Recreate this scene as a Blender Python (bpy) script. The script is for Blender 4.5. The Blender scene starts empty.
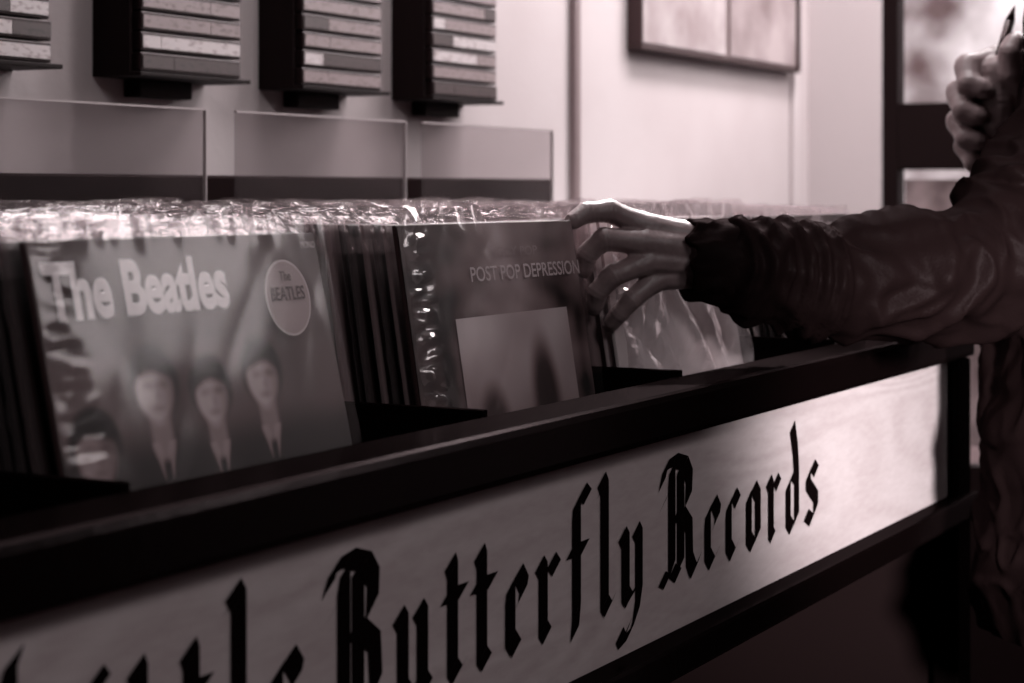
import bpy, bmesh, math, random
from mathutils import Vector, Matrix, noise
random.seed(7)
S = bpy.context.scene
COL = S.collection
try:
    S.view_settings.view_transform = 'Standard'
except Exception: pass

# ---------------------------------------------------------------- materials
def T(L, k=1.0):
    g = min(1, 0.50 + 0.50*math.sqrt(max(0, L)))
    return (L*k, L*g*k, L*(g+0.015)*k, 1)

def mat(name, L, rough=0.6, spec=0.4, bump=0.0, bscale=60, var=0.0, vscale=8, coat=0, stretch=(1,1,1), metallic=0, L2=None):
    m = bpy.data.materials.new(name); m.use_nodes = True
    nt = m.node_tree; b = nt.nodes['Principled BSDF']
    b.inputs['Base Color'].default_value = T(L)
    b.inputs['Roughness'].default_value = rough
    b.inputs['Specular IOR Level'].default_value = spec
    if L < .06: b.inputs['Specular Tint'].default_value = (1, .72, .75, 1)
    b.inputs['Metallic'].default_value = metallic
    b.inputs['Coat Weight'].default_value = coat
    tc = nt.nodes.new('ShaderNodeTexCoord'); mp = nt.nodes.new('ShaderNodeMapping')
    mp.inputs['Scale'].default_value = stretch
    nt.links.new(tc.outputs['Object'], mp.inputs['Vector'])
    if var > 0 or L2 is not None:
        n = nt.nodes.new('ShaderNodeTexNoise'); n.inputs['Scale'].default_value = vscale; n.inputs['Detail'].default_value = 5
        r = nt.nodes.new('ShaderNodeValToRGB')
        lo = L*(1-var) if L2 is None else L; hi = L*(1+var) if L2 is None else L2
        r.color_ramp.elements[0].position = .35; r.color_ramp.elements[1].position = .65
        r.color_ramp.elements[0].color = T(lo); r.color_ramp.elements[1].color = T(hi)
        nt.links.new(mp.outputs[0], n.inputs['Vector']); nt.links.new(n.outputs['Fac'], r.inputs[0])
        nt.links.new(r.outputs[0], b.inputs['Base Color'])
    if bump > 0:
        n2 = nt.nodes.new('ShaderNodeTexNoise'); n2.inputs['Scale'].default_value = bscale; n2.inputs['Detail'].default_value = 6
        bp = nt.nodes.new('ShaderNodeBump'); bp.inputs['Strength'].default_value = bump; bp.inputs['Distance'].default_value = .01
        nt.links.new(mp.outputs[0], n2.inputs['Vector']); nt.links.new(n2.outputs['Fac'], bp.inputs['Height'])
        nt.links.new(bp.outputs[0], b.inputs['Normal'])
    return m
def flatmat(name, L, gloss, rough, bump=0.0, bscale=100):
    """matte body with a constant weak sheen"""
    m = bpy.data.materials.new(name); m.use_nodes = True
    nt = m.node_tree; nt.nodes.clear(); K = nt.links.new
    out = nt.nodes.new('ShaderNodeOutputMaterial'); d = nt.nodes.new('ShaderNodeBsdfDiffuse'); g = nt.nodes.new('ShaderNodeBsdfGlossy')
    d.inputs[0].default_value = T(L); g.inputs[0].default_value = (1, .82, .84, 1); g.inputs['Roughness'].default_value = rough
    mx = nt.nodes.new('ShaderNodeMixShader'); mx.inputs[0].default_value = gloss
    K(d.outputs[0], mx.inputs[1]); K(g.outputs[0], mx.inputs[2]); K(mx.outputs[0], out.inputs[0])
    if bump:
        tc = nt.nodes.new('ShaderNodeTexCoord'); n = nt.nodes.new('ShaderNodeTexNoise'); n.inputs['Scale'].default_value = bscale; n.inputs['Detail'].default_value = 4
        bp = nt.nodes.new('ShaderNodeBump'); bp.inputs['Strength'].default_value = bump; bp.inputs['Distance'].default_value = .005
        K(tc.outputs['Object'], n.inputs['Vector']); K(n.outputs['Fac'], bp.inputs['Height']); K(bp.outputs[0], d.inputs['Normal']); K(bp.outputs[0], g.inputs['Normal'])
    return m

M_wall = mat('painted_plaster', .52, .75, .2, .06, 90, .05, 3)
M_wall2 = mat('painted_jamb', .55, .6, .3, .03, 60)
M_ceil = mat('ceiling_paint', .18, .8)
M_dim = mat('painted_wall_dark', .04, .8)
M_floor = mat('floor_boards', .02, .6, .2, .1, 40, .35, 6, stretch=(.6, 6, 1))
M_black = flatmat('black_lacquered_wood', .0022, .018, .18, .04, 60)
M_post = flatmat('black_painted_post', .0020, .003, .4)
M_panel = flatmat('black_panel', .008, .004, .5)
M_inner = flatmat('bin_lining', .002, .001, .5)
M_backb = flatmat('back_board_wood', .014, .01, .4)
M_rack = mat('rack_black', .006, .6, .12)
M_frame = mat('door_frame_dark', .006, .5, .1)
M_picframe = mat('picture_frame_wood', .04, .4, .3, .05)
M_mat1 = mat('framed_print_pale', .26, .45, .3, 0, 1, L2=.60, vscale=4.5)
M_mat2 = mat('framed_print_grey', .14, .45, .3, 0, 1, L2=.40, vscale=5.5)
M_matb = mat('framed_mount', .16, .4, .4)
M_ink = flatmat('sign_lettering_black', .003, .003, .5)
M_skin = mat('skin', .20, .44, .42, .06, 240, .08, 60)
M_nail = mat('nail', .28, .22, .5)
M_jacket = flatmat('jacket_nylon', .0045, .0010, .45, .10, 300)
M_trous = mat('trouser_cloth', .003, .9, .1, .2, 300)
M_shoe = mat('shoe_leather', .015, .4)
M_hair = mat('hair', .015, .6, .4, .4, 200, stretch=(1,1,.2))
M_eye = mat('eye_white', .7, .2)
M_pen = mat('pen_black', .01, .25, .5)
M_tape = mat('tape_case', .012, .4, .3)
M_street = mat('pavement_stone', .12, .8, .3, .1, 20, .2, 3)
M_build = mat('street_render', .10, .8, .2, 0, 1, L2=.9, vscale=1.9)
M_bwin = mat('street_window', .25, .3)
M_poster = mat('poster_paper', .06, .6, .3, 0, 1, L2=.28, vscale=9)

def label_mat(name, L):
    m = bpy.data.materials.new(name); m.use_nodes = True
    nt = m.node_tree; b = nt.nodes['Principled BSDF']; b.inputs['Roughness'].default_value = .4
    tc = nt.nodes.new('ShaderNodeTexCoord'); mp = nt.nodes.new('ShaderNodeMapping'); mp.inputs['Scale'].default_value = (2.2, 1, 6.0)
    oi = nt.nodes.new('ShaderNodeObjectInfo')
    n = nt.nodes.new('ShaderNodeTexNoise'); n.noise_dimensions = '4D'; n.inputs['Scale'].default_value = 42; n.inputs['Detail'].default_value = 1; n.inputs['Roughness'].default_value = .5
    mu = nt.nodes.new('ShaderNodeMath'); mu.operation = 'MULTIPLY'; mu.inputs[1].default_value = 40
    nt.links.new(oi.outputs['Random'], mu.inputs[0]); nt.links.new(mu.outputs[0], n.inputs['W'])
    r = nt.nodes.new('ShaderNodeValToRGB'); r.color_ramp.elements[0].position = .32; r.color_ramp.elements[1].position = .48
    r.color_ramp.elements[0].color = T(L*.6); r.color_ramp.elements[1].color = T(L)
    nt.links.new(tc.outputs['Object'], mp.inputs[0]); nt.links.new(mp.outputs[0], n.inputs['Vector'])
    nt.links.new(n.outputs['Fac'], r.inputs[0]); nt.links.new(r.outputs[0], b.inputs['Base Color'])
    return m
M_labels = [label_mat('tape_label_pale', .55), label_mat('tape_label_grey', .27), label_mat('tape_label_dull', .06)]

def cover_random():
    m = bpy.data.materials.new('cardboard_cover'); m.use_nodes = True
    nt = m.node_tree; b = nt.nodes['Principled BSDF']; b.inputs['Roughness'].default_value = .35
    oi = nt.nodes.new('ShaderNodeObjectInfo')
    r = nt.nodes.new('ShaderNodeValToRGB'); r.color_ramp.interpolation = 'CONSTANT'
    e = r.color_ramp.elements
    e[0].position = 0; e[0].color = T(.008)
    e[1].position = .22; e[1].color = T(.07)
    for p, l in ((.42, .012), (.55, .18), (.66, .01), (.8, .45), (.9, .05)):
        x = e.new(p); x.color = T(l)
    nt.links.new(oi.outputs['Random'], r.inputs[0]); nt.links.new(r.outputs[0], b.inputs['Base Color'])
    return m
M_cover = cover_random()

def plastic(name, base_op, rough, bump, scale, stretch, white=.35, fmul=.2, tint=.97):
    m = bpy.data.materials.new(name); m.use_nodes = True
    nt = m.node_tree; nt.nodes.clear()
    out = nt.nodes.new('ShaderNodeOutputMaterial')
    tr = nt.nodes.new('ShaderNodeBsdfTransparent'); tr.inputs[0].default_value = (tint, tint*.98, tint*.985, 1)
    gl = nt.nodes.new('ShaderNodeBsdfGlossy'); gl.inputs['Roughness'].default_value = rough; gl.inputs[0].default_value = (1, .93, .935, 1)
    df = nt.nodes.new('ShaderNodeBsdfTranslucent'); df.inputs[0].default_value = (.9, .78, .80, 1)
    d2 = nt.nodes.new('ShaderNodeBsdfDiffuse'); d2.inputs[0].default_value = (.9, .78, .80, 1)
    tc = nt.nodes.new('ShaderNodeTexCoord'); mp = nt.nodes.new('ShaderNodeMapping'); mp.inputs['Scale'].default_value = stretch
    n = nt.nodes.new('ShaderNodeTexNoise'); n.inputs['Scale'].default_value = scale; n.inputs['Detail'].default_value = 3
    n.inputs['Distortion'].default_value = .6
    bp = nt.nodes.new('ShaderNodeBump'); bp.inputs['Strength'].default_value = bump; bp.inputs['Distance'].default_value = .004
    lw = nt.nodes.new('ShaderNodeLayerWeight'); lw.inputs['Blend'].default_value = .35
    L = nt.links.new
    L(tc.outputs['Object'], mp.inputs[0]); L(mp.outputs[0], n.inputs['Vector']); L(n.outputs['Fac'], bp.inputs['Height'])
    L(bp.outputs[0], gl.inputs['Normal']); L(bp.outputs[0], lw.inputs['Normal'])
    ma = nt.nodes.new('ShaderNodeMath'); ma.operation = 'MULTIPLY_ADD'; ma.inputs[1].default_value = fmul; ma.inputs[2].default_value = base_op; ma.use_clamp = True
    L(lw.outputs['Facing'], ma.inputs[0])
    mxa = nt.nodes.new('ShaderNodeMixShader'); mxa.inputs[0].default_value = .5; L(df.outputs[0], mxa.inputs[1]); L(d2.outputs[0], mxa.inputs[2])
    mx1 = nt.nodes.new('ShaderNodeMixShader'); mx1.inputs[0].default_value = white
    L(gl.outputs[0], mx1.inputs[1]); L(mxa.outputs[0], mx1.inputs[2])
    mx = nt.nodes.new('ShaderNodeMixShader'); L(ma.outputs[0], mx.inputs[0]); L(tr.outputs[0], mx.inputs[1]); L(mx1.outputs[0], mx.inputs[2])
    L(mx.outputs[0], out.inputs['Surface'])
    return m
M_flap = plastic('poly_sleeve_edge', .07, .15, .32, 36, (1, 1, 3), .22, .38)
M_wrap = plastic('poly_sleeve_clear', .012, .13, .08, 4, (1, 1, .5), .05, .09)
M_wrap2 = plastic('poly_sleeve_shiny', .025, .14, .15, 6, (1, 1, .5), .06, .25)
M_wrapC = plastic('poly_sleeve_crumpled', .24, .12, .4, 14, (1, 1, .7), .32, .52)
M_acryl = plastic('clear_acrylic', .03, .10, .02, 5, (1, 1, 1), .5, .05, tint=.82)
M_glass = plastic('window_glass', .02, .02, .0, 5, (1, 1, 1), .0, .1)

def wood_mat():
    m = bpy.data.materials.new('pale_wood_veneer'); m.use_nodes = True
    nt = m.node_tree; b = nt.nodes['Principled BSDF']; L = nt.links.new
    b.inputs['Roughness'].default_value = .7; b.inputs['Specular IOR Level'].default_value = .1
    tc = nt.nodes.new('ShaderNodeTexCoord'); mp = nt.nodes.new('ShaderNodeMapping'); mp.inputs['Scale'].default_value = (1.2, 1, 6.5)
    w = nt.nodes.new('ShaderNodeTexNoise'); w.inputs['Scale'].default_value = 1.6; w.inputs['Detail'].default_value = .6; w.inputs['Distortion'].default_value = .5
    mu = nt.nodes.new('ShaderNodeMath'); mu.operation = 'MULTIPLY'; mu.inputs[1].default_value = 60
    fr = nt.nodes.new('ShaderNodeMath'); fr.operation = 'SINE'
    L(tc.outputs['Object'], mp.inputs[0]); L(mp.outputs[0], w.inputs['Vector']); L(w.outputs['Fac'], mu.inputs[0]); L(mu.outputs[0], fr.inputs[0])
    mp2 = nt.nodes.new('ShaderNodeMapping'); mp2.inputs['Scale'].default_value = (22, 1, 90)
    f = nt.nodes.new('ShaderNodeTexNoise'); f.inputs['Scale'].default_value = 2; f.inputs['Detail'].default_value = 3; f.inputs['Distortion'].default_value = .3
    L(tc.outputs['Object'], mp2.inputs[0]); L(mp2.outputs[0], f.inputs['Vector'])
    f2 = nt.nodes.new('ShaderNodeMath'); f2.operation = 'MULTIPLY_ADD'; f2.inputs[1].default_value = .30; f2.inputs[2].default_value = .35
    L(f.outputs['Fac'], f2.inputs[0])
    ad = nt.nodes.new('ShaderNodeMath'); ad.operation = 'MULTIPLY_ADD'; ad.inputs[1].default_value = .065
    L(fr.outputs[0], ad.inputs[0]); L(f2.outputs[0], ad.inputs[2])
    r = nt.nodes.new('ShaderNodeValToRGB')
    r.color_ramp.elements[0].position = .25; r.color_ramp.elements[0].color = T(.36)
    r.color_ramp.elements[1].position = .75; r.color_ramp.elements[1].color = T(.54)
    L(ad.outputs[0], r.inputs[0]); L(r.outputs[0], b.inputs['Base Color'])
    return m
M_wood = wood_mat()
_t = {}
def tone(L):
    k = round(L, 3)
    if k not in _t: _t[k] = mat('ink_tone_%d' % len(_t), L, .45, .25)
    return _t[k]
def print_mat():
    m = bpy.data.materials.new('printed_halftone'); m.use_nodes = True
    nt = m.node_tree; b = nt.nodes['Principled BSDF']; b.inputs['Roughness'].default_value = .45; b.inputs['Specular IOR Level'].default_value = .2
    a = nt.nodes.new('ShaderNodeAttribute'); a.attribute_name = 'ink'
    nt.links.new(a.outputs['Color'], b.inputs['Base Color']); return m
M_print = print_mat()

# ---------------------------------------------------------------- helpers
def link(o): COL.objects.link(o); return o
def tag(o, label=None, cat=None, group=None, kind=None):
    if label: o['label'] = label
    if cat: o['category'] = cat
    if group: o['group'] = group
    if kind: o['kind'] = kind
    return o
def from_bm(name, bm, mats, origin=(0,0,0), parent=None, smooth=False):
    me = bpy.data.meshes.new(name); 
    o3 = Vector(origin)
    for v in bm.verts: v.co -= o3
    bm.normal_update()
    bm.to_mesh(me); bm.free()
    for m in (mats if isinstance(mats, (list, tuple)) else [mats]): me.materials.append(m)
    if smooth:
        for p in me.polygons: p.use_smooth = True
    o = bpy.data.objects.new(name, me); link(o)
    if parent: o.parent = parent
    else: o.location = o3
    return o
def add_box(bm, b, bevel=0, mi=0):
    x0,x1,y0,y1,z0,z1 = b
    tmp = bmesh.new()
    bmesh.ops.create_cube(tmp, size=1)
    for v in tmp.verts:
        v.co = Vector(((x0+x1)/2+v.co.x*(x1-x0), (y0+y1)/2+v.co.y*(y1-y0), (z0+z1)/2+v.co.z*(z1-z0)))
    if bevel: bmesh.ops.bevel(tmp, geom=tmp.edges[:], offset=bevel, segments=2, affect='EDGES', profile=.6)
    for f in tmp.faces: f.material_index = mi
    me = bpy.data.meshes.new('t'); tmp.to_mesh(me); tmp.free(); bm.from_mesh(me); bpy.data.meshes.remove(me)
def boxes(name, bl, m, origin=(0,0,0), parent=None, bevel=0):
    bm = bmesh.new()
    for b in bl: add_box(bm, b, bevel)
    return from_bm(name, bm, m, origin, parent)

class Flat:
    """flat printed shapes in a local x/z plane facing -y"""
    def __init__(s, y0=-.0006): s.bm = bmesh.new(); s.m = []; s.y = y0
    def poly(s, pts, L, step=.00004):
        s.y -= step
        mt = tone(L)
        if mt not in s.m: s.m.append(mt)
        f = s.bm.faces.new([s.bm.verts.new((x, s.y, z)) for x, z in pts]); f.material_index = s.m.index(mt)
    def ell(s, cx, cz, rx, rz, L, n=28):
        s.poly([(cx+rx*math.cos(2*math.pi*i/n), cz+rz*math.sin(2*math.pi*i/n)) for i in range(n)], L)
    def obj(s, name, parent): return from_bm(name, s.bm, s.m, (0,0,0), parent)

def printed_grid(name, x0, x1, z0, z1, nx, nz, fn, parent, y=-.0010):
    """a flat printed sheet whose ink density varies smoothly over it"""
    vs = [(x0+(x1-x0)*i/nx, y, z0+(z1-z0)*j/nz) for j in range(nz+1) for i in range(nx+1)]
    fs = [(j*(nx+1)+i, j*(nx+1)+i+1, (j+1)*(nx+1)+i+1, (j+1)*(nx+1)+i) for j in range(nz) for i in range(nx)]
    me = bpy.data.meshes.new(name); me.from_pydata(vs, [], fs); me.materials.append(M_print)
    at = me.color_attributes.new('ink', 'FLOAT_COLOR', 'POINT')
    buf = []
    for v in vs: buf.extend(T(max(.004, fn(v[0], v[2]))))
    at.data.foreach_set('color', buf)
    o = bpy.data.objects.new(name, me); link(o); o.parent = parent; return o
def sm(a, b, t):
    t = max(0, min(1, (t-a)/(b-a))); return t*t*(3-2*t)
def gs(u, v, cu, cv, ru, rv): return math.exp(-((u-cu)/ru)**2-((v-cv)/rv)**2)

def text_part(name, body, x, z, width, height, m, parent, y=-.0036, bold=0.0, arc=None):
    cu = bpy.data.curves.new(name, 'FONT'); cu.body = body; cu.size = 1; cu.resolution_u = 6
    if bold: cu.bevel_depth = bold; cu.bevel_resolution = 2
    to = bpy.data.objects.new('t', cu); link(to)
    dg = bpy.context.evaluated_depsgraph_get(); dg.update()
    me = bpy.data.meshes.new_from_object(to.evaluated_get(dg)); bpy.data.objects.remove(to)
    xs = [v.co.x for v in me.vertices]; ys = [v.co.y for v in me.vertices]
    a, b, c, d = min(xs), max(xs), min(ys), max(ys)
    for v in me.vertices:
        tx = (v.co.x-a)/(b-a)*width; tz = (v.co.y-c)/(d-c)*height
        if arc: tz += arc(tx/width)
        v.co = (x+tx, y+v.co.z*-.002, z+tz)
    me.materials.clear(); me.materials.append(m)
    for p in me.polygons: p.material_index = 0
    o = bpy.data.objects.new(name, me); link(o); o.parent = parent
    return o

def blob(chains, voxel, iters=5):
    bm = bmesh.new()
    for ch in chains:
        for (p0, r0), (p1, r1) in zip(ch[:-1], ch[1:]):
            p0 = Vector(p0); p1 = Vector(p1)
            n = max(1, math.ceil((p1-p0).length/(min(r0, r1)*.4)))
            for i in range(n+1):
                t = i/n
                bmesh.ops.create_icosphere(bm, subdivisions=2, radius=r0+(r1-r0)*t, matrix=Matrix.Translation(p0.lerp(p1, t)))
    me = bpy.data.meshes.new('t'); bm.to_mesh(me); bm.free()
    ob = bpy.data.objects.new('t', me); link(ob)
    md = ob.modifiers.new('r', 'REMESH'); md.mode = 'VOXEL'; md.voxel_size = voxel; md.use_smooth_shade = True
    s_ = ob.modifiers.new('s', 'SMOOTH'); s_.factor = .5; s_.iterations = iters
    dg = bpy.context.evaluated_depsgraph_get(); dg.update()
    out = bpy.data.meshes.new_from_object(ob.evaluated_get(dg)); bpy.data.objects.remove(ob)
    return out

# ---------------------------------------------------------------- room
CZ = 1.15
def struct(o): o['kind'] = 'structure'; return o
struct(boxes('wall_back', [(-1.5, 4.35, 1.5, 1.6, 0, 2.8)], M_wall))
struct(boxes('wall_end', [(4.25,4.35,1.333,1.5,0,2.8),(4.25,4.35,.30,1.333,2.2,2.8),(4.25,4.35,-2.2,.30,0,2.8)], M_wall2))
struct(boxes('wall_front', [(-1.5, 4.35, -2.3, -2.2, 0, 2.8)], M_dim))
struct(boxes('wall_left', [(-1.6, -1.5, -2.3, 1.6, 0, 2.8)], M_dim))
struct(boxes('floor', [(-1.6, 4.35, -2.3, 1.6, -.1, 0)], M_floor))
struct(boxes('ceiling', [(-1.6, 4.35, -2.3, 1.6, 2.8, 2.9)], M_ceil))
struct(boxes('baseboard_back', [(-1.5, 4.25, 1.485, 1.5, 0, .12)], M_frame))
struct(boxes('trim_1', [(3.045, 3.066, 1.487, 1.5, .12, 2.8)], mat('trim_dark', .20, .5), bevel=.003))  # trim strip coloured darker than the wall
struct(boxes('trim_2', [(4.13, 4.17, 1.488, 1.5, .12, 2.8)], M_wall2, bevel=.003))
dr = struct(boxes('door_1', [(4.26,4.31,1.297,1.333,0,2.2),(4.26,4.31,.30,.336,0,2.2),(4.26,4.31,.336,1.297,2.12,2.2),
                      (4.26,4.31,.336,1.297,1.196,1.342),(4.26,4.31,.336,1.297,0,.56)], M_frame, bevel=.003))
boxes('door_glass', [(4.283,4.287,.336,1.297,.56,1.196),(4.283,4.287,.336,1.297,1.342,2.12)], M_glass, parent=dr)
for i, (y0, y1, z0, z1) in enumerate([(1.0, 1.285, .93, 1.175), (.98, 1.24, .60, .86)]):
    p = boxes('poster', [(4.272, 4.275, y0, y1, z0, z1)], M_poster, origin=(4.272, y0, z0))
    tag(p, 'small faded paper poster taped to the glass of the door', 'poster', 'posters on the door glass')
st = boxes('pavement', [(4.4, 14, -8, 14, -.12, -.02)], M_street, origin=(4.4, 0, 0)); tag(st, 'pale stone pavement outside the shop door', 'pavement', kind='structure')
bd = boxes('building', [(10, 10.5, -8, 14, -.02, 5)], M_build, origin=(10, 0, 0)); tag(bd, 'pale rendered building across the street', 'building')
for y in (-5, -2, 5, 8):
    boxes('building_window', [(9.96, 10.02, y, y+.55, 1.75, 2.6)], M_bwin, origin=(10, 0, 0), parent=bd)

# ---------------------------------------------------------------- record bin
BO = (1.5, 1.0, 0)
rb = bpy.data.objects.new('record_bin', None); link(rb); rb.location = BO
tag(rb, 'long black wooden record browser with a lettered pale wood front panel', 'record bin')
def part(name, bl, m, bevel=.002): return boxes(name, bl, m, BO, rb, bevel)
X0, X1 = .40, 2.505
part('top_rail', [(X0, X1, .662, .722, .942, .981)], M_black, .006)
part('bottom_rail', [(X0, X1, .657, .70, .742, .772)], M_black, .004)
part('end_post', [(2.446, X1, .668, .70, .0, .940)], M_post, .003)
part('leg', [(X0, X0+.07, .664, .72, 0, .738)], M_post, .003)
part('leg', [(X0, X0+.07, 1.33, 1.40, 0, .80)], M_post, .003)
part('leg', [(X1-.07, X1, 1.33, 1.40, 0, .80)], M_post, .003)
part('side_panel', [(X1-.02, X1, .70, 1.40, .78, .975)], M_post, .002)
part('side_panel', [(X0, X0+.02, .70, 1.40, .78, .975)], M_post, .002)
part('lower_end_panel', [(X1-.035, X1-.02, .70, 1.34, .04, .79)], M_panel, .002)
part('lower_back_panel', [(X0+.02, X1-.03, 1.34, 1.352, .04, .79)], M_panel, .002)
part('bin_floor', [(X0, X1, .70, 1.40, .79, .81)], M_inner, .001)
part('inner_front', [(X0, X1, .700, .720, .79, .962)], M_inner, .001)
part('back_board', [(X0, 2.735, 1.375, 1.40, .79, 1.168)], M_backb, .003)
for x in (.895, 1.320, 1.696, 2.130):
    part('divider', [(x, x+.008, .7225, 1.374, .811, .985)], M_inner, .001)
sb = part('sign_board', [(X0, 2.446, .680, .699, .765, .945)], M_wood, 0)

A = .0106
NX, NZ = .70, .50
def stem(x, top, bot): return [(x-.5, top-.35), (x, top-.95), (x, bot+.95), (x+.55, bot+.35)]
XH = 6.0
G = {
 'i': (2.0, [stem(.9, XH, 0), [(.7, 8.0), (1.2, 7.4)]]),
 't': (2.6, [[(.7,7.9),(1.0,7.3),(1.0,.95),(1.6,.35),(2.3,.9)], [(.1,5.7),(2.4,5.7)]]),
 'l': (2.2, [[(.5,10.3),(1.0,9.6),(1.0,.95),(1.6,.35),(2.2,.9)], [(.2,9.4),(1.0,9.9)]]),
 'e': (3.4, [[(1.0,4.9),(.85,4.2),(.85,1.3),(1.7,.4),(2.9,1.3)], [(.9,4.8),(2.1,5.6),(2.9,4.6),(2.7,4.0),(1.0,2.7)]]),
 'u': (4.2, [stem(.9, XH, 0), stem(3.2, XH, 0), [(1.4,.35),(3.0,1.3)]]),
 'r': (3.2, [stem(.9, XH, 0), [(1.0,4.5),(2.1,5.6),(2.8,4.9)]]),
 'f': (3.2, [[(2.9,9.3),(2.1,9.9),(1.2,9.2),(1.1,8.2),(1.1,1.2),(.8,-.4)], [(.1,5.7),(2.5,5.7)]]),
 'y': (4.2, [stem(.9, XH, 0), [(2.7,5.65),(3.2,5.05),(3.2,.6),(2.7,-1.0),(1.7,-2.2),(.4,-2.6),(.0,-2.0)], [(1.4,.35),(3.0,1.3)], [(.4,-2.6),(1.4,-1.6)]]),
 'c': (3.2, [[(1.0,4.9),(.85,4.2),(.85,1.3),(1.7,.4),(2.9,1.3)], [(.9,4.8),(2.0,5.6),(2.8,4.8)]]),
 'o': (3.7, [[(.9,4.9),(.9,1.2),(1.8,.4),(2.9,1.2),(2.9,4.7),(2.0,5.6),(.9,4.8)]]),
 'd': (3.9, [[(.9,4.6),(.9,1.2),(1.8,.4),(2.9,1.2),(2.9,5.4),(2.6,7.6),(1.9,9.9)], [(.9,4.6),(2.0,5.5),(2.9,4.9)]]),
 's': (3.3, [[(2.9,4.9),(2.0,5.6),(.9,4.8),(.9,3.9),(2.7,2.5),(2.7,1.3),(1.7,.4),(.4,1.1)]]),
 'B': (6.2, [[(2.1,9.6),(1.8,8.6),(1.8,1.2)], [(.1,8.6),(.8,9.8),(2.4,10.1),(4.2,9.6),(5.1,8.5),(5.0,6.9),(3.6,5.6),(2.2,5.4)],
             [(3.6,5.7),(5.2,4.6),(5.4,2.0),(4.0,.5),(2.6,.3),(1.0,1.1),(.2,.2)], [(3.4,9.4),(3.4,1.2)], [(.1,6.8),(1.2,7.6)]]),
 'R': (7.2, [[(2.1,9.6),(1.9,8.6),(1.9,1.5),(1.0,.5),(.1,.9)], [(.1,8.4),(.8,9.8),(2.4,10.1),(4.3,9.6),(5.2,8.4),(5.0,6.6),(3.7,5.5),(2.2,5.3)],
             [(3.7,5.6),(5.1,4.4),(5.2,1.6),(6.0,.4),(7.0,1.4)], [(3.5,9.4),(3.5,1.4)], [(.1,6.6),(1.2,7.4)], [(2.0,1.2),(3.1,.6)]]),
 'L': (6.2, [[(2.3,10.2),(1.8,9.2),(1.8,1.5),(.4,.9)], [(.2,1.0),(2.2,.4),(3.6,1.3),(5.8,.6)], [(.2,8.8),(1.8,9.9)]]),
}
lay = [0]
def nib(p, q):
    lay[0] += 1; y = .6793 - (lay[0] % 24)*.00003
    c = []
    for (x, z) in (p, q):
        c.append((x-NX, z-NZ)); c.append((x+NX, z+NZ))
    pts = sorted(set((round(a, 5), round(b, 5)) for a, b in c))
    def half(ps):
        h = []
        for pt in ps:
            while len(h) >= 2 and (h[-1][0]-h[-2][0])*(pt[1]-h[-2][1])-(h[-1][1]-h[-2][1])*(pt[0]-h[-2][0]) <= 1e-9: h.pop()
            h.append(pt)
        return h
    lo = half(pts); up = half(pts[::-1]); hull = lo[:-1]+up[:-1]
    return (hull if len(hull) >= 3 else None), y
def glyph(ch, xl, xr, base=.812):
    bm = bmesh.new()
    w, strokes = G[ch]
    sx = (xr-xl)/(w*A)
    for s in strokes:
        for p, q in zip(s[:-1], s[1:]):
            h, y = nib((p[0]*sx, p[1]), (q[0]*sx, q[1]))
            if h: bm.faces.new([bm.verts.new((xl+a*A, y, base+b*A)) for a, b in h])
    from_bm('letter', bm, M_ink, BO, rb)
word = [('L',.735,.800),('i',.812,.834),('t',.8466,.872),('t',.8926,.918),('l',.9364,.960),('e',.9761,1.013),
        ('B',1.0405,1.106),('u',1.1215,1.168),('t',1.187,1.215),('t',1.228,1.258),('e',1.273,1.310),('r',1.325,1.362),
        ('f',1.380,1.415),('l',1.432,1.456),('y',1.472,1.522),
        ('R',1.556,1.640),('e',1.649,1.689),('c',1.699,1.736),('o',1.749,1.792),('r',1.807,1.845),('d',1.856,1.903),('s',1.914,1.955)]
for ch, a, b in word: glyph(ch, a, b)

M_aedge = mat('acrylic_edge', .5, .3, .5)
for xa, xb in ((1.433,1.808),(1.865,2.240),(2.284,2.667)):
    o = boxes('acrylic_panel', [(xa, xb, 1.340, 1.3435, 1.00, 1.241)], M_acryl, origin=(xa, 1.34, 1.0), bevel=.0005)
    tag(o, 'clear acrylic upright panel standing behind the rows of records', 'acrylic panel', 'acrylic panels at the back of the bin')
    boxes('polished_edge', [(xa, xb, 1.3396, 1.3439, 1.2395, 1.2415), (xb-.0012, xb+.0006, 1.3396, 1.3439, 1.0, 1.2395)], M_aedge, origin=(xa, 1.34, 1.0), parent=o)

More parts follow.
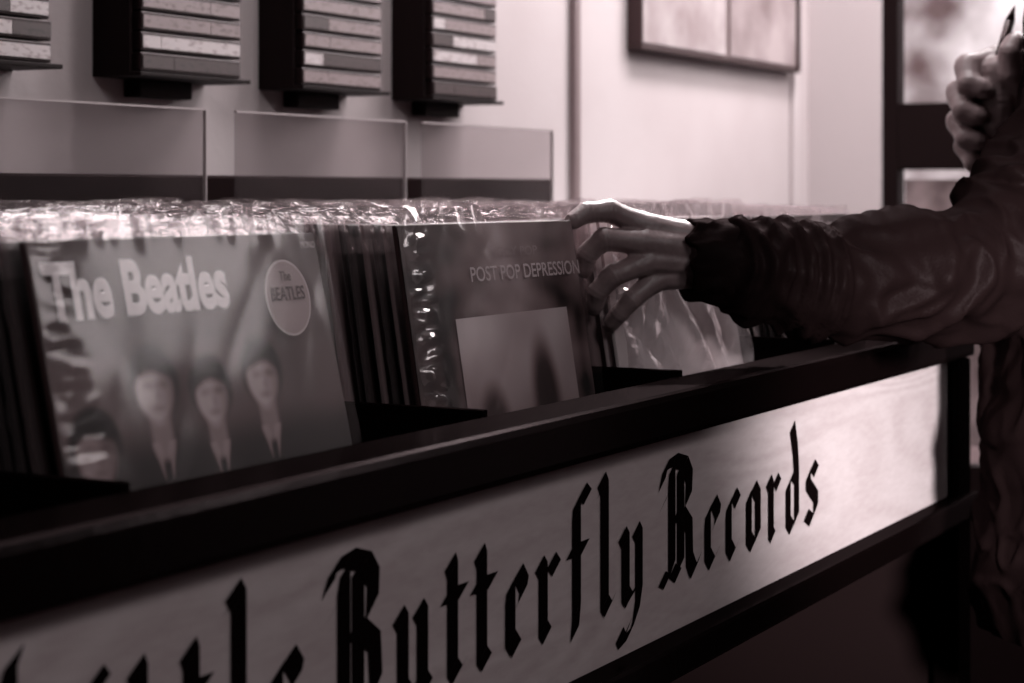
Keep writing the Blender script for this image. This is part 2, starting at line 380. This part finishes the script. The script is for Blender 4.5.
# ---------------------------------------------------------------- records
W = .312
def sleeve_mesh(name, m):
    bm = bmesh.new(); add_box(bm, (0, W, 0, .0036, 0, .315), .0010)
    me = bpy.data.meshes.new(name); bm.to_mesh(me); bm.free(); me.materials.append(m)
    return me
ME_sleeve = sleeve_mesh('record_cover', M_cover)
def flap_mesh(seed):
    bm = bmesh.new(); nx, nz = 60, 6
    rr = random.Random(seed*11+3); ht = rr.uniform(.003, .016); tl = rr.uniform(-.004, .004)
    for yy, sg in ((-.0010, -1), (.0046, 1)):
        g = []
        for i in range(nx+1):
            row = []
            for j in range(nz+1):
                k = j/nz
                x = -.005+(W+.010)*i/nx; z = .292+(.023+ht+tl*(i/nx-.5)*2)*k
                dy = noise.noise(Vector((x*18, seed*7.3+sg, z*10)))*.0034*k + noise.noise(Vector((x*60, seed*7.3+sg, z*20)))*.0009*k
                dz = noise.noise(Vector((x*9, seed*3.1, sg)))*.005*k*k + noise.noise(Vector((x*60, seed*3.1, sg)))*.0012*k
                pinch = -sg*.0020*k*k
                row.append(bm.verts.new((x, yy+dy+pinch, z+dz)))
            g.append(row)
        for i in range(nx):
            for j in range(nz):
                bm.faces.new((g[i][j], g[i+1][j], g[i+1][j+1], g[i][j+1]))
    g = []
    for j in range(61):
        z = .322*j/60; d = noise.noise(Vector((z*60, seed, 3)))*.002
        g.append((bm.verts.new((-.006+d, .000, z)), bm.verts.new((.004, -.0014, z))))
    for j in range(60): bm.faces.new((g[j][0], g[j][1], g[j+1][1], g[j+1][0]))
    me = bpy.data.meshes.new('poly_sleeve'); bm.to_mesh(me); bm.free(); me.materials.append(M_flap)
    for p in me.polygons: p.use_smooth = True
    return me
flaps = [flap_mesh(s) for s in range(12)]
def wrap_mesh(seed, amp, edge, m, z1=.328, ridge=0.0, rf=8):
    bm = bmesh.new(); nx, nz = 130, 120; g = []
    for i in range(nx+1):
        row = []
        for j in range(nz+1):
            x = -.004+(W+.008)*i/nx; z = z1*j/nz
            e = max(0, 1-abs(x-.014)/.024)
            d = noise.noise(Vector((x*9, z*7, seed)))*amp
            d += noise.noise(Vector((x*30, z*160, seed+5)))*edge*e
            d += noise.noise(Vector((x*45, z*30, seed+9)))*amp*.15
            if ridge:
                q = Vector(((x+z*.8)*rf*1.6, (z-x*.5)*rf*.55, seed*1.7))
                d -= abs(noise.noise(q))*ridge
                q = Vector(((x-z*.6)*rf*2.4, (z+x*.4)*rf*.8, seed*2.9))
                d -= abs(noise.noise(q))*ridge*.5
            t = max(0, (z-.300)/.032); d += noise.noise(Vector((x*50, 1, seed)))*.003*t
            dz = noise.noise(Vector((x*40, 5, seed)))*.003*t
            row.append(bm.verts.new((x, -.0055+d, z+dz)))
        g.append(row)
    for i in range(nx):
        for j in range(nz): bm.faces.new((g[i][j], g[i+1][j], g[i+1][j+1], g[i][j+1]))
    me = bpy.data.meshes.new('plastic_wrap'); bm.to_mesh(me); bm.free(); me.materials.append(m)
    for p in me.polygons: p.use_smooth = True
    return me

def new_record(x, yb, lean, mesh, label, group, rz=0, flap=None):
    o = bpy.data.objects.new('record_sleeve', mesh); link(o)
    o.location = (x, yb, .812); o.rotation_euler = (-math.radians(lean), 0, rz)
    tag(o, label, 'record', group)
    if flap:
        f = bpy.data.objects.new('plastic_sleeve', flap); link(f); f.parent = o
    return o

BX = [.920, 1.349, 1.722, 2.158]
LEAN = [12.5, 9, 9, 11]
YB = [.817-.315*math.sin(math.radians(l)) for l in LEAN]
N = 46
GR = ['records in the nearest compartment', 'records in the second compartment', 'records in the third compartment', 'records in the end compartment']
for b, bx in enumerate(BX):
    for i in range(1, N):
        t = i/(N-1)
        le = LEAN[b] + (5.0-LEAN[b])*t + random.uniform(-.08, .08)
        yt = .818 + t*.470 + random.uniform(-.0007, .0007)
        jx = random.uniform(-.006, .008)
        if i < 18 or b == 3: jx = random.uniform(-.008, .006)
        new_record(bx+jx, yt-.315*math.sin(math.radians(le)), le, ME_sleeve, 'cardboard record sleeve in clear plastic, packed upright in the bin', GR[b],
                   rz=random.uniform(-.003, .003), flap=flaps[random.randrange(12)])

# plain stand-in artwork: four soft pale ovals above dark shoulders, no likeness
heads = [(.033,.184,.023,.28,1), (.216,.216,.0225,.44,1), (.098,.218,.0235,.46,0), (.156,.209,.0215,.44,1)]
def cover1(x, z):
    L = .04 + .03*sm(.23, .26, z) + noise.noise(Vector((x*12, z*12, 2)))*.02
    if z < .25: L += (.085 + .04*noise.noise(Vector((x*14, z*14, 5)))-L)*sm(.25, .235, z)*sm(.15, .20, z)
    L *= .2+.8*sm(.17, .20, z)
    for cx, cz, s, Lf, smile in heads:
        u = (x-cx)/s; v = (z-cz)/s*1.08
        if abs(u) > 2.6 or v > 2.2: continue
        sh = sm(.0, .35, (-1.65-.28*abs(u)**1.6)-v)*sm(2.35, 1.9, abs(u))
        L += (.010-L)*sh
        nk = sm(.6, .3, abs(u))*sm(-2.4+.6*abs(u), -1.9+.6*abs(u), v)*sm(-.6, -.9, v)
        L += (Lf*.5-L)*nk
        if -2.7 < v < -1.6:
            c = sm(.18, 0, abs(abs(u)-.35*(v+2.7)/1.1)-.08)
            L += (.30-L)*c*.7
            L += (.006-L)*sm(.24, .08, abs(u))*sm(-2.0, -2.3, v)
        h = math.hypot(u/1.06, (v-.18)/1.14); L += (.008-L)*sm(1.16, .84, h)
        f = math.hypot(u/(.84-.14*sm(-.3, -1.2, v)), (v+.08)/1.04)
        hl = .38+.05*math.sin(u*4+cx*90)-.25*u*u
        fm = sm(1.16, .74, f)*sm(hl+.2, hl-.16, v)
        F_ = Lf*(1-.6*sm(-.2, .9, u))
        F_ -= Lf*.32*gs(u, v, -.32, .08, .28, .15); F_ -= Lf*.32*gs(u, v, .32, .08, .28, .15)
        F_ -= Lf*.22*gs(u, v, .10, -.28, .15, .2)
        F_ -= Lf*.34*gs(u, v, 0, -.62, .28, .13)
        L += (max(.01, F_)-L)*fm
    return L
r1 = new_record(BX[0], YB[0], LEAN[0], sleeve_mesh('front_cover', tone(.045)), 'pop record sleeve with pale rounded title, round sticker and four portraits', GR[0])
printed_grid('printed_picture', .001, .311, .001, .314, 260, 260, cover1, r1)
text_part('printed_title', 'The Beatles', .007, .264, .184, .037, tone(.72), r1, bold=.040)
F = Flat(-.0037); F.ell(.260, .268, .0275, .0275, .46, 40); F.ell(.260, .268, .0260, .0260, .30, 40); F.obj('sticker', r1)
text_part('sticker_text', 'The', .253, .280, .014, .007, tone(.06), r1, y=-.0042, bold=.01)
text_part('sticker_text', 'BEATLES', .239, .266, .042, .010, tone(.06), r1, y=-.0042, bold=.02)
text_part('printed_text', 'MONO', .288, .303, .018, .005, tone(.4), r1)
wp = bpy.data.objects.new('plastic_wrap', wrap_mesh(1, .0010, .0016, M_wrap, ridge=.0012, rf=6)); link(wp); wp.parent = r1; wp.location = (0, -.001, 0)

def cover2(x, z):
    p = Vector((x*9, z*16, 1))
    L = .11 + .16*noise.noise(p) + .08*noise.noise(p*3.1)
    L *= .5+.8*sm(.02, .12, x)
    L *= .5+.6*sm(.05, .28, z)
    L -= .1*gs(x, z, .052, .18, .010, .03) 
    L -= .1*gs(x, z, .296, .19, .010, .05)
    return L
def inset(x, z):
    # plain tonal stand-in: pale ground with two soft dark masses
    L = .44 - .30*sm(.22, .10, z) + .14*noise.noise(Vector((x*16, z*20, 9)))
    L += (.03-L)*sm(1.3, .5, math.hypot((x-.215)/.026, (z-.160)/.055))
    L += (.03-L)*sm(1.3, .6, math.hypot((x-.222)/.055, (z-.080)/.06))
    L += (.05-L)*sm(1.3, .5, math.hypot((x-.118)/.026, (z-.145)/.034))
    return L
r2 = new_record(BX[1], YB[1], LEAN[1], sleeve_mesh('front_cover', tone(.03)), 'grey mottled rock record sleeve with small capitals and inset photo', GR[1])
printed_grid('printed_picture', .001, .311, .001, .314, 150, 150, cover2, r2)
text_part('printed_title', 'POST POP DEPRESSION', .104, .265, .205, .0125, tone(.46), r2, bold=.010)
text_part('printed_title', 'IGGY POP', .150, .285, .080, .008, tone(.24), r2, bold=.008)
printed_grid('inset_photo', .072, .276, .030, .236, 150, 150, inset, r2, y=-.0016)
wp = bpy.data.objects.new('plastic_wrap', wrap_mesh(3, .0020, .0055, M_wrap2, ridge=.0035, rf=6)); link(wp); wp.parent = r2; wp.location = (0, -.001, 0)

r3 = new_record(BX[2], YB[2], LEAN[2], sleeve_mesh('front_cover', mat('pale_print', .30, .5, .3, L2=.65, vscale=6)), 'pale grey record sleeve under crumpled shiny plastic', GR[2])
wp = bpy.data.objects.new('plastic_wrap', wrap_mesh(6, .003, .004, M_wrapC, ridge=.012, rf=10)); link(wp); wp.parent = r3; wp.location = (0, -.002, 0)
r4 = new_record(BX[3], YB[3], LEAN[3], sleeve_mesh('front_cover', tone(.02)), 'dark record sleeve in clear plastic in the end compartment', GR[3], flap=flaps[2])

# ---------------------------------------------------------------- cassette racks
def tape(x, z, w=.193, li=0):
    o = boxes('cassette_tape', [(x, x+w, 1.437, 1.488, z, z+.0215)], M_tape, origin=(x, 1.437, z), bevel=.0015)
    tag(o, ['cassette with a pale printed spine label stacked in the wall rack', 'cassette with a grey printed spine label stacked in the wall rack', 'cassette with a dull dark spine label stacked in the wall rack'][li], 'cassette', 'cassettes in the wall racks')
    c = random.choice([.035, .045, .06, .13, .155])
    l2 = random.choice([0, 1, 2, 2])
    boxes('spine_label', [(x+.003, x+c, 1.4355, 1.437, z+.0035, z+.0178)], M_labels[l2 if c < .1 else li], origin=(x, 1.437, z), parent=o)
    boxes('spine_label', [(x+c+.001, x+w-.003, 1.4355, 1.437, z+.0035, z+.0178)], M_labels[li if c < .1 else l2], origin=(x, 1.437, z), parent=o)
for k, rx in enumerate((1.466, 1.812, 2.141, 2.472)):
    ro = (rx, 1.5, 1.27)
    rk = boxes('cassette_rack', [(rx-.006, rx, 1.446, 1.5, 1.284, 1.56), (rx+.200, rx+.206, 1.47, 1.5, 1.284, 1.56),
                                (rx, rx+.203, 1.490, 1.5, 1.284, 1.56), (rx-.006, rx+.208, 1.430, 1.5, 1.281, 1.286)], M_rack, origin=ro, bevel=.001)
    tag(rk, 'black wall-mounted rack holding a stack of cassettes', 'wall rack', 'cassette racks on the wall')
    boxes('under_rack_shadow', [(rx+.05, rx+.15, 1.475, 1.5, 1.260, 1.281)], M_rack, origin=ro, parent=rk, bevel=.002)  # black block standing in for the shadow under the rack
    z = 1.2872
    for j in range(11):
        dx = random.uniform(0, .004)
        tape(rx+.001+dx, z, li=random.choice([0, 0, 0, 1, 1, 2] if k != 3 else [0, 1, 1, 2]))
        z += .0233

PO = (3.70, 1.5, 1.405)
pf = boxes('picture_frame', [(3.28,4.12,1.470,1.5,1.405,1.413),(3.28,3.288,1.470,1.5,1.413,1.90),(4.112,4.12,1.470,1.5,1.413,1.90),(3.28,4.12,1.470,1.5,1.90,1.908)], M_picframe, origin=PO, bevel=.002)
tag(pf, 'wide dark wooden frame holding two pale prints, hung on the wall', 'picture frame')
boxes('mount', [(3.288,4.112,1.480,1.490,1.413,1.90)], M_matb, origin=PO, parent=pf)
boxes('print', [(3.294,3.70,1.476,1.480,1.419,1.88)], M_mat1, origin=PO, parent=pf)
boxes('print', [(3.725,4.106,1.476,1.480,1.419,1.88)], M_mat2, origin=PO, parent=pf)

# ---------------------------------------------------------------- person
th = math.atan(1057/2000)
R = Vector((math.sin(th), -math.cos(th), 0)); D = Vector((math.cos(th), math.sin(th), 0)); U = Vector((0, 0, 1))
def frame(o, s):
    o = Vector(o)
    return lambda x, z, d=0: o + R*(x*s) + U*(z*s) + D*(d/1000.0)
H = frame((1.797, .708, 1.082), .00096)
joints = []
def fing(h, pts, k=1.0): return [(h(x, z, d), r*k/1000) for x, z, d, r in pts]
def finger(h, M, P, Q, E, r, k=1.0):
    """metacarpal head, middle knuckle, last knuckle, tip -> tapered chain with knuckle swellings"""
    def mid(a, b, t): return tuple(a[i]+(b[i]-a[i])*t for i in range(3))
    joints.append((h(*P), (h(*Q)-h(*M)).normalized(), r*k/1000)); joints.append((h(*Q), (h(*E)-h(*P)).normalized(), r*k/1000))
    pts = [(*M, r*1.28), (*mid(M, P, .40), r*1.06), (*mid(M, P, .80), r*1.02), (*P, r*1.07), (*mid(P, Q, .28), r*1.0), (*mid(P, Q, .6), r*.94), (*Q, r*.97),
           (*mid(Q, E, .3), r*.90), (*mid(Q, E, .75), r*.84), (*E, r*.68)]
    return fing(h, pts, k)
hand = [
 fing(H, [(-10, 8, 0, 18), (-50, 26, -8, 15.5), (-84, 34, -16, 14)]),
 fing(H, [(-10, 2, -4, 19), (-50, 15, -14, 16), (-90, 20, -26, 14.5)]),
 fing(H, [(-10, -4, -2, 19), (-48, 0, -12, 15.5), (-88, 2, -25, 14)]),
 fing(H, [(-10, -8, 2, 17), (-44, -12, -4, 15), (-76, -15, -16, 13.5)]),
 fing(H, [(30, 0, 0, 26), (0, 0, 0, 24), (-20, 0, 0, 22)]),
 fing(H, [(-50, 10, 2, 17), (-82, 11, -8, 15.5)]), fing(H, [(-60, 0, 0, 16), (-80, -6, -9, 14)]),
 finger(H, (-90, 35, -17), (-126, 51, -27), (-150, 49, -38), (-165, 41, -48), 11.2),
 finger(H, (-95, 19, -26), (-132, 24, -39), (-149, 9, -36), (-151, -8, -30), 11.4),
 finger(H, (-91, 1, -26), (-123, -11, -42), (-139, -28, -39), (-142, -45, -31), 11.0),
 finger(H, (-80, -17, -18), (-105, -36, -32), (-117, -50, -30), (-126, -62, -24), 10.2),
 fing(H, [(-20, 12, 14, 15), (-52, 22, 30, 12), (-60, 24, 34, 10.5), (-92, 28, 34, 9.5), (-118, 30, 18, 7.5)]),
]
H2O = (2.506, .611, 1.206)
H2 = frame(H2O, .0015)
K2 = 1.16
hand2 = [
 fing(H2, [(30, -45, 10, 30), (5, -8, 0, 28), (-8, 20, -4, 27)], K2),
 fing(H2, [(0, 0, 0, 25), (-10, 40, 0, 26), (-14, 70, 0, 20)], K2),
 fing(H2, [(0, 0, 0, 25), (-16, 28, 4, 26), (-22, 50, 6, 20)], K2),
 fing(H2, [(0, 0, 0, 25), (-18, 10, 6, 24), (-24, 26, 10, 19)], K2),
 fing(H2, [(0, 0, 0, 23), (-14, -10, 6, 22), (-20, 2, 12, 17)], K2),
 fing(H2, [(-18, 60, -20, 21), (-18, 20, -20, 21), (-12, -6, -14, 19)], K2),
 finger(H2, (-18, 70, 0), (-43, 66, -12), (-44, 51, -32), (-33, 45, -42), 14, K2),
 finger(H2, (-26, 50, 6), (-49, 44, -6), (-48, 29, -30), (-37, 24, -40), 14.2, K2),
 finger(H2, (-28, 28, 10), (-48, 21, -2), (-46, 6, -27), (-35, 3, -36), 13.6, K2),
 finger(H2, (-22, 6, 12), (-42, 0, 2), (-38, -14, -21), (-28, -16, -28), 12.2, K2),
 finger(H2, (4, 36, -22), (-12, 58, -36), (-12, 76, -40), (-6, 87, -34), 13.8, K2),
 fing(H2, [(-10, 50, -4, 22), (-2, 70, -8, 20), (8, 74, -10, 17)], K2),
]
hm = blob(hand, .0015, 4); hm2 = blob(hand2, .002, 4)
def crease(me, amp):
    me.update(); nn = [v.normal.copy() for v in me.vertices]
    for v, n in zip(me.vertices, nn):
        p = v.co.copy(); d = noise.noise(p*50)*amp*1.3 + noise.noise(p*150)*amp*.3
        for J, a, r in joints:
            q = p-J
            if q.length < r*1.7:
                s = q.dot(a)
                d -= .00022*math.cos(2*math.pi*s/.0046)*math.exp(-(s/.0055)**2)
        v.co = p+n*d
crease(hm, .0007); crease(hm2, .0009)
SHL, SHR = (2.17, .37, 1.345), (2.57, .42, 1.36)
EL, ER = (2.0, .52, 1.07), (2.66, .55, 1.06)
body = [
 [((2.36,.40,.92), .13), ((2.36,.40,1.05), .115), ((2.36,.39,1.22), .13), ((2.36,.40,1.34), .10), ((2.36,.42,1.45), .06), ((2.36,.45,1.52), .056)],
 [((2.28,.40,.93), .11), ((2.44,.40,.93), .11)], [((2.26,.39,1.25), .10), ((2.46,.40,1.25), .10)],
 [((2.36,.40,1.37), .07), (SHL, .055)], [((2.36,.40,1.37), .07), (SHR, .055)],
 [(SHL, .056), (EL, .040), ((1.86,.65,1.078), .034), ((1.80,.705,1.082), .026)],
 [(SHR, .056), (ER, .040), ((2.56,.58,1.14), .034), ((2.51,.61,1.20), .028)],
 [((2.28,.40,.90), .095), ((2.26,.39,.50), .058), ((2.26,.37,.30), .055), ((2.26,.36,.09), .036), ((2.26,.44,.045), .035), ((2.26,.53,.035), .028)],
 [((2.45,.40,.90), .095), ((2.47,.38,.50), .058), ((2.47,.36,.30), .055), ((2.47,.35,.09), .036), ((2.48,.43,.045), .035), ((2.49,.52,.035), .028)],
 [((2.355,.455,1.62), .088), ((2.35,.47,1.655), .090)], [((2.35,.50,1.575), .062), ((2.345,.525,1.555), .045)],
 [((2.342,.560,1.625), .014), ((2.338,.578,1.605), .015)], [((2.34,.548,1.572), .014), ((2.36,.550,1.572), .014)],
 [((2.265,.46,1.62), .014), ((2.263,.455,1.645), .016)], [((2.445,.46,1.62), .014), ((2.447,.455,1.645), .016)],
]
bmh = blob(body, .009, 4)
bmj = bmesh.new()
for m_ in (bmh, hm, hm2): bmj.from_mesh(m_)
PO3 = (2.36, .40, 0)
person = from_bm('person', bmj, M_skin, PO3, None, True)
tag(person, 'person in a dark jacket flipping through records, one hand raised', 'person')
def nail(tip, along, normal, w=.0062, l=.0100):
    along = along.normalized(); normal = (normal-along*normal.dot(along)).normalized(); side = along.cross(normal)
    b = bmesh.new(); rows = []
    for i in range(7):
        u = -1+2*i/6; row = []
        for j in range(6):
            v = j/5; ww = w*(1-.35*abs(2*v-1)**3)
            row.append(b.verts.new(tip+side*(u*ww)+along*((v-.75)*l)+normal*(.0004-.0026*u*u)))
        rows.append(row)
    for i in range(6):
        for j in range(5): b.faces.new((rows[i][j], rows[i+1][j], rows[i+1][j+1], rows[i][j+1]))
    from_bm('fingernail', b, M_nail, PO3, person, True)
for c, rr in ((hand[7], .0079), (hand[8], .0080), (hand[9], .0077), (hand[10], .0072)):
    t, p = Vector(c[-1][0]), Vector(c[-3][0]); al = (t-p).normalized()
    nr = (-D*.55 + U*.35 - R*.55); nr = (nr-al*nr.dot(al)).normalized()
    nail(t+nr*(rr*.98)-al*.001, al, nr)

W1 = Vector((1.797,.708,1.082))
def wrinkle(me, amp):
    me.update()
    nn = [v.normal.copy() for v in me.vertices]
    ax1 = (Vector(EL)-W1).normalized(); ax2 = (Vector(SHL)-Vector(EL)).normalized()
    for v, n in zip(me.vertices, nn):
        p = v.co; a = amp
        if p.x < 2.10 and p.z < 1.16 and p.y > .44:
            ax = ax1; c = max(0, 1-max(0, (p-W1).dot(ax1)+.02)/.12)
            f1, f2 = 11+14*c, 8; a = amp*(1-.15*c)
        elif p.x < 2.24 and p.z > 1.05: ax, f1, f2 = ax2, 10, 6
        else: ax, f1, f2 = Vector((.3, .2, 1)).normalized(), 7, 4
        wv = Vector((noise.noise(p*8), noise.noise(p*8+Vector((9, 0, 0))), noise.noise(p*8+Vector((0, 9, 0)))))*.06
        p2 = p+wv
        s = p2.dot(ax)
        q = (p2-ax*s)*f2 + ax*(s*f1)
        k = max(-.4, 1-abs(noise.noise(q))*4.2)
        q2 = p2*21 + Vector((5, 5, 5))
        k3 = max(-.3, 1-abs(noise.noise(q2))*4.2)
        v.co = p + n*(a*(k*1.6 + k3*.9 + noise.noise(p*7)*.8))
jk = [
 [(H(-10, 1), .037), (H(4, -1), .041), (H(22, -5), .047), ((1.82,.687,1.073), .052), ((1.86,.650,1.064), .057), ((1.92,.594,1.063), .061), (EL, .069), ((2.085,.445,1.19), .077), (SHL, .085)],
 [(SHL, .087), ((2.36,.41,1.40), .08), (SHR, .09)],
 [(SHR, .088), ((2.64,.50,1.20), .078), (ER, .070), ((2.59,.57,1.10), .060), ((2.545,.595,1.145), .050)],
 [((2.27,.40,1.30), .14), ((2.28,.41,1.05), .155), ((2.28,.437,.72), .17)], [((2.45,.40,1.30), .14), ((2.44,.41,1.05), .155), ((2.43,.43,.72), .165)],
 [((2.36,.43,1.30), .14), ((2.36,.45,1.0), .172), ((2.36,.45,.72), .175)],
]
jm = blob(jk, .0036, 5); wrinkle(jm, .0050)
b = bmesh.new(); b.from_mesh(jm)
bmesh.ops.smooth_vert(b, verts=b.verts[:], factor=.5, use_axis_x=True, use_axis_y=True, use_axis_z=True)
bmesh.ops.bisect_plane(b, geom=b.verts[:]+b.edges[:]+b.faces[:], plane_co=(0,0,.66), plane_no=(0,0,-1), clear_outer=True)
jo = from_bm('jacket', b, M_jacket, PO3, person, True); jo['label'] = 'dark nylon jacket with creased sleeves'
def ring(name, c, ax, r0, ln, m, ribs=15, amp=.0022, sd=0):
    ax = ax.normalized(); s1 = ax.orthogonal().normalized(); s2 = ax.cross(s1); b = bmesh.new(); rows = []
    prof = [(.1, .78), (.02, .90), (0, .98), (.1, 1.03), (.3, 1.0), (.45, 1.05), (.62, 1.0), (.8, 1.06), (1, 1.04)]
    n = 160
    for t, k in prof:
        row = []
        for i in range(n):
            a_ = 2*math.pi*i/n
            nz = noise.noise(Vector((math.cos(a_)*2.2, math.sin(a_)*2.2, t*1.2+sd)))
            r = r0*k+amp*math.sin(a_*ribs+nz*5+t*2)*(.6+.4*math.sin(a_*3+1))+nz*.003
            row.append(b.verts.new(c+ax*(ln*t+nz*.010)+(s1*math.cos(a_)+s2*math.sin(a_))*r))
        rows.append(row)
    for j in range(len(prof)-1):
        for i in range(n): b.faces.new((rows[j][i], rows[j][(i+1) % n], rows[j+1][(i+1) % n], rows[j+1][i]))
    return from_bm(name, b, m, PO3, person, True)
ring('cuff', H(-50, 1, -4), R*1+D*.12, .0390, .045, M_jacket, ribs=5, amp=.0016)
ring('cuff', H2(5, -8), (Vector(ER)-Vector(H2O)), .050, .05, M_jacket, sd=5)
tj = blob([[((2.28,.40,.90), .115), ((2.26,.39,.50), .085), ((2.26,.36,.14), .07)], [((2.45,.40,.90), .115), ((2.47,.38,.50), .085), ((2.47,.35,.14), .07)]], .01, 5)
b = bmesh.new(); b.from_mesh(tj); from_bm('trousers', b, M_trous, PO3, person, True)
for sx, yy in ((2.26, 0), (2.48, -.01)):
    sj = blob([[((sx,.34+yy,.055), .048), ((sx,.44+yy,.05), .045), ((sx,.545+yy,.042), .038)]], .006, 3)
    b = bmesh.new(); b.from_mesh(sj); from_bm('shoe', b, M_shoe, PO3, person, True)
hj = blob([[((2.355,.44,1.66), .102), ((2.355,.41,1.62), .095), ((2.355,.38,1.56), .07)], [((2.355,.49,1.70), .065), ((2.355,.45,1.71), .07)]], .007, 4)
b = bmesh.new(); b.from_mesh(hj); from_bm('hair', b, M_hair, PO3, person, True)
for ex in (2.315, 2.372):
    b = bmesh.new(); bmesh.ops.create_uvsphere(b, u_segments=16, v_segments=10, radius=.012, matrix=Matrix.Translation((ex, .552, 1.632))); from_bm('eye', b, M_eye, PO3, person, True)
c0, c1 = H2(-14, 84, -18), H2(-4, 116, -14)
ax = (c1-c0).normalized(); q = ax.to_track_quat('Z', 'Y').to_matrix().to_4x4()
b = bmesh.new()
bmesh.ops.create_cone(b, cap_ends=True, segments=20, radius1=.0062, radius2=.0062, depth=.06, matrix=Matrix.Translation(c0)@q)
bmesh.ops.create_cone(b, cap_ends=True, segments=20, radius1=.0062, radius2=.001, depth=.022, matrix=Matrix.Translation(c0+ax*.041)@q)
pen = from_bm('pen', b, M_pen, c0, None, True); tag(pen, 'slim black pen held upright in the raised hand', 'pen')

# ---------------------------------------------------------------- lights & world
def area(name, loc, target, sx, sy, e, col=(1, .955, .96), spread=math.pi):
    l = bpy.data.lights.new(name, 'AREA'); l.shape = 'RECTANGLE'; l.size = sx; l.size_y = sy; l.energy = e; l.color = col; l.spread = spread
    o = bpy.data.objects.new(name, l); link(o); o.location = loc
    o.rotation_euler = (Vector(target)-Vector(loc)).to_track_quat('-Z', 'Y').to_euler(); return o
def spot(name, loc, target, e, ang, blend=.8, r=.08):
    l = bpy.data.lights.new(name, 'SPOT'); l.energy = e; l.spot_size = math.radians(ang); l.spot_blend = blend; l.shadow_soft_size = r; l.color = (1, .955, .96)
    o = bpy.data.objects.new(name, l); link(o); o.location = loc
    o.rotation_euler = (Vector(target)-Vector(loc)).to_track_quat('-Z', 'Y').to_euler(); return o
area('daylight_from_doorway', (4.1, .5, 2.2), (1.6, 1.1, 1.0), 1.0, .6, 30)
area('added_sheen_light', (4.15, -1.25, 2.05), (1.5, .8, 1.0), .8, .7, 11)  # added for sheen on the plastic wraps; this wall has no window
area('added_overhead_light', (3.35, .80, 2.72), (3.3, 1.5, 1.2), 1.4, .3, 46)  # added overhead light that washes the back wall, no fixture modelled
area('added_overhead_light', (1.9, 1.25, 2.75), (1.7, 1.1, 1.1), 1.6, .15, 25)  # added overhead light for glints along the plastic sleeve tops
spot('added_hand_spot', (3.0, 1.25, 2.3), (1.74, .78, 1.08), 480, 22, .9, .06)  # added spot, edges the reaching hand and sleeve from behind
spot('added_sign_spot', (.70, -.36, 1.25), (2.40, .69, .84), 470, 28, 1.0)  # added spot that brightens the right end of the sign
area('added_overhead_light', (.4, -1.2, 2.6), (1.4, .7, .9), .8, .5, 14)  # added front fill for the record faces and the sign
w = bpy.data.worlds.new('World'); S.world = w; w.use_nodes = True
w.node_tree.nodes['Background'].inputs[0].default_value = (1, .95, .955, 1); w.node_tree.nodes['Background'].inputs[1].default_value = 2.4

# ---------------------------------------------------------------- camera
cd = bpy.data.cameras.new('Camera'); cam = bpy.data.objects.new('Camera', cd); link(cam)
cd.sensor_width = 36; cd.lens = 2000*36/1024; cd.shift_y = -150.5/1024
cam.location = (0, 0, CZ); cam.rotation_euler = (math.radians(90), 0, math.atan2(D.y, D.x)-math.radians(90))
cd.dof.use_dof = True; cd.dof.focus_distance = 1.68; cd.dof.aperture_fstop = 8.0
cd.clip_start = .02
S.camera = cam
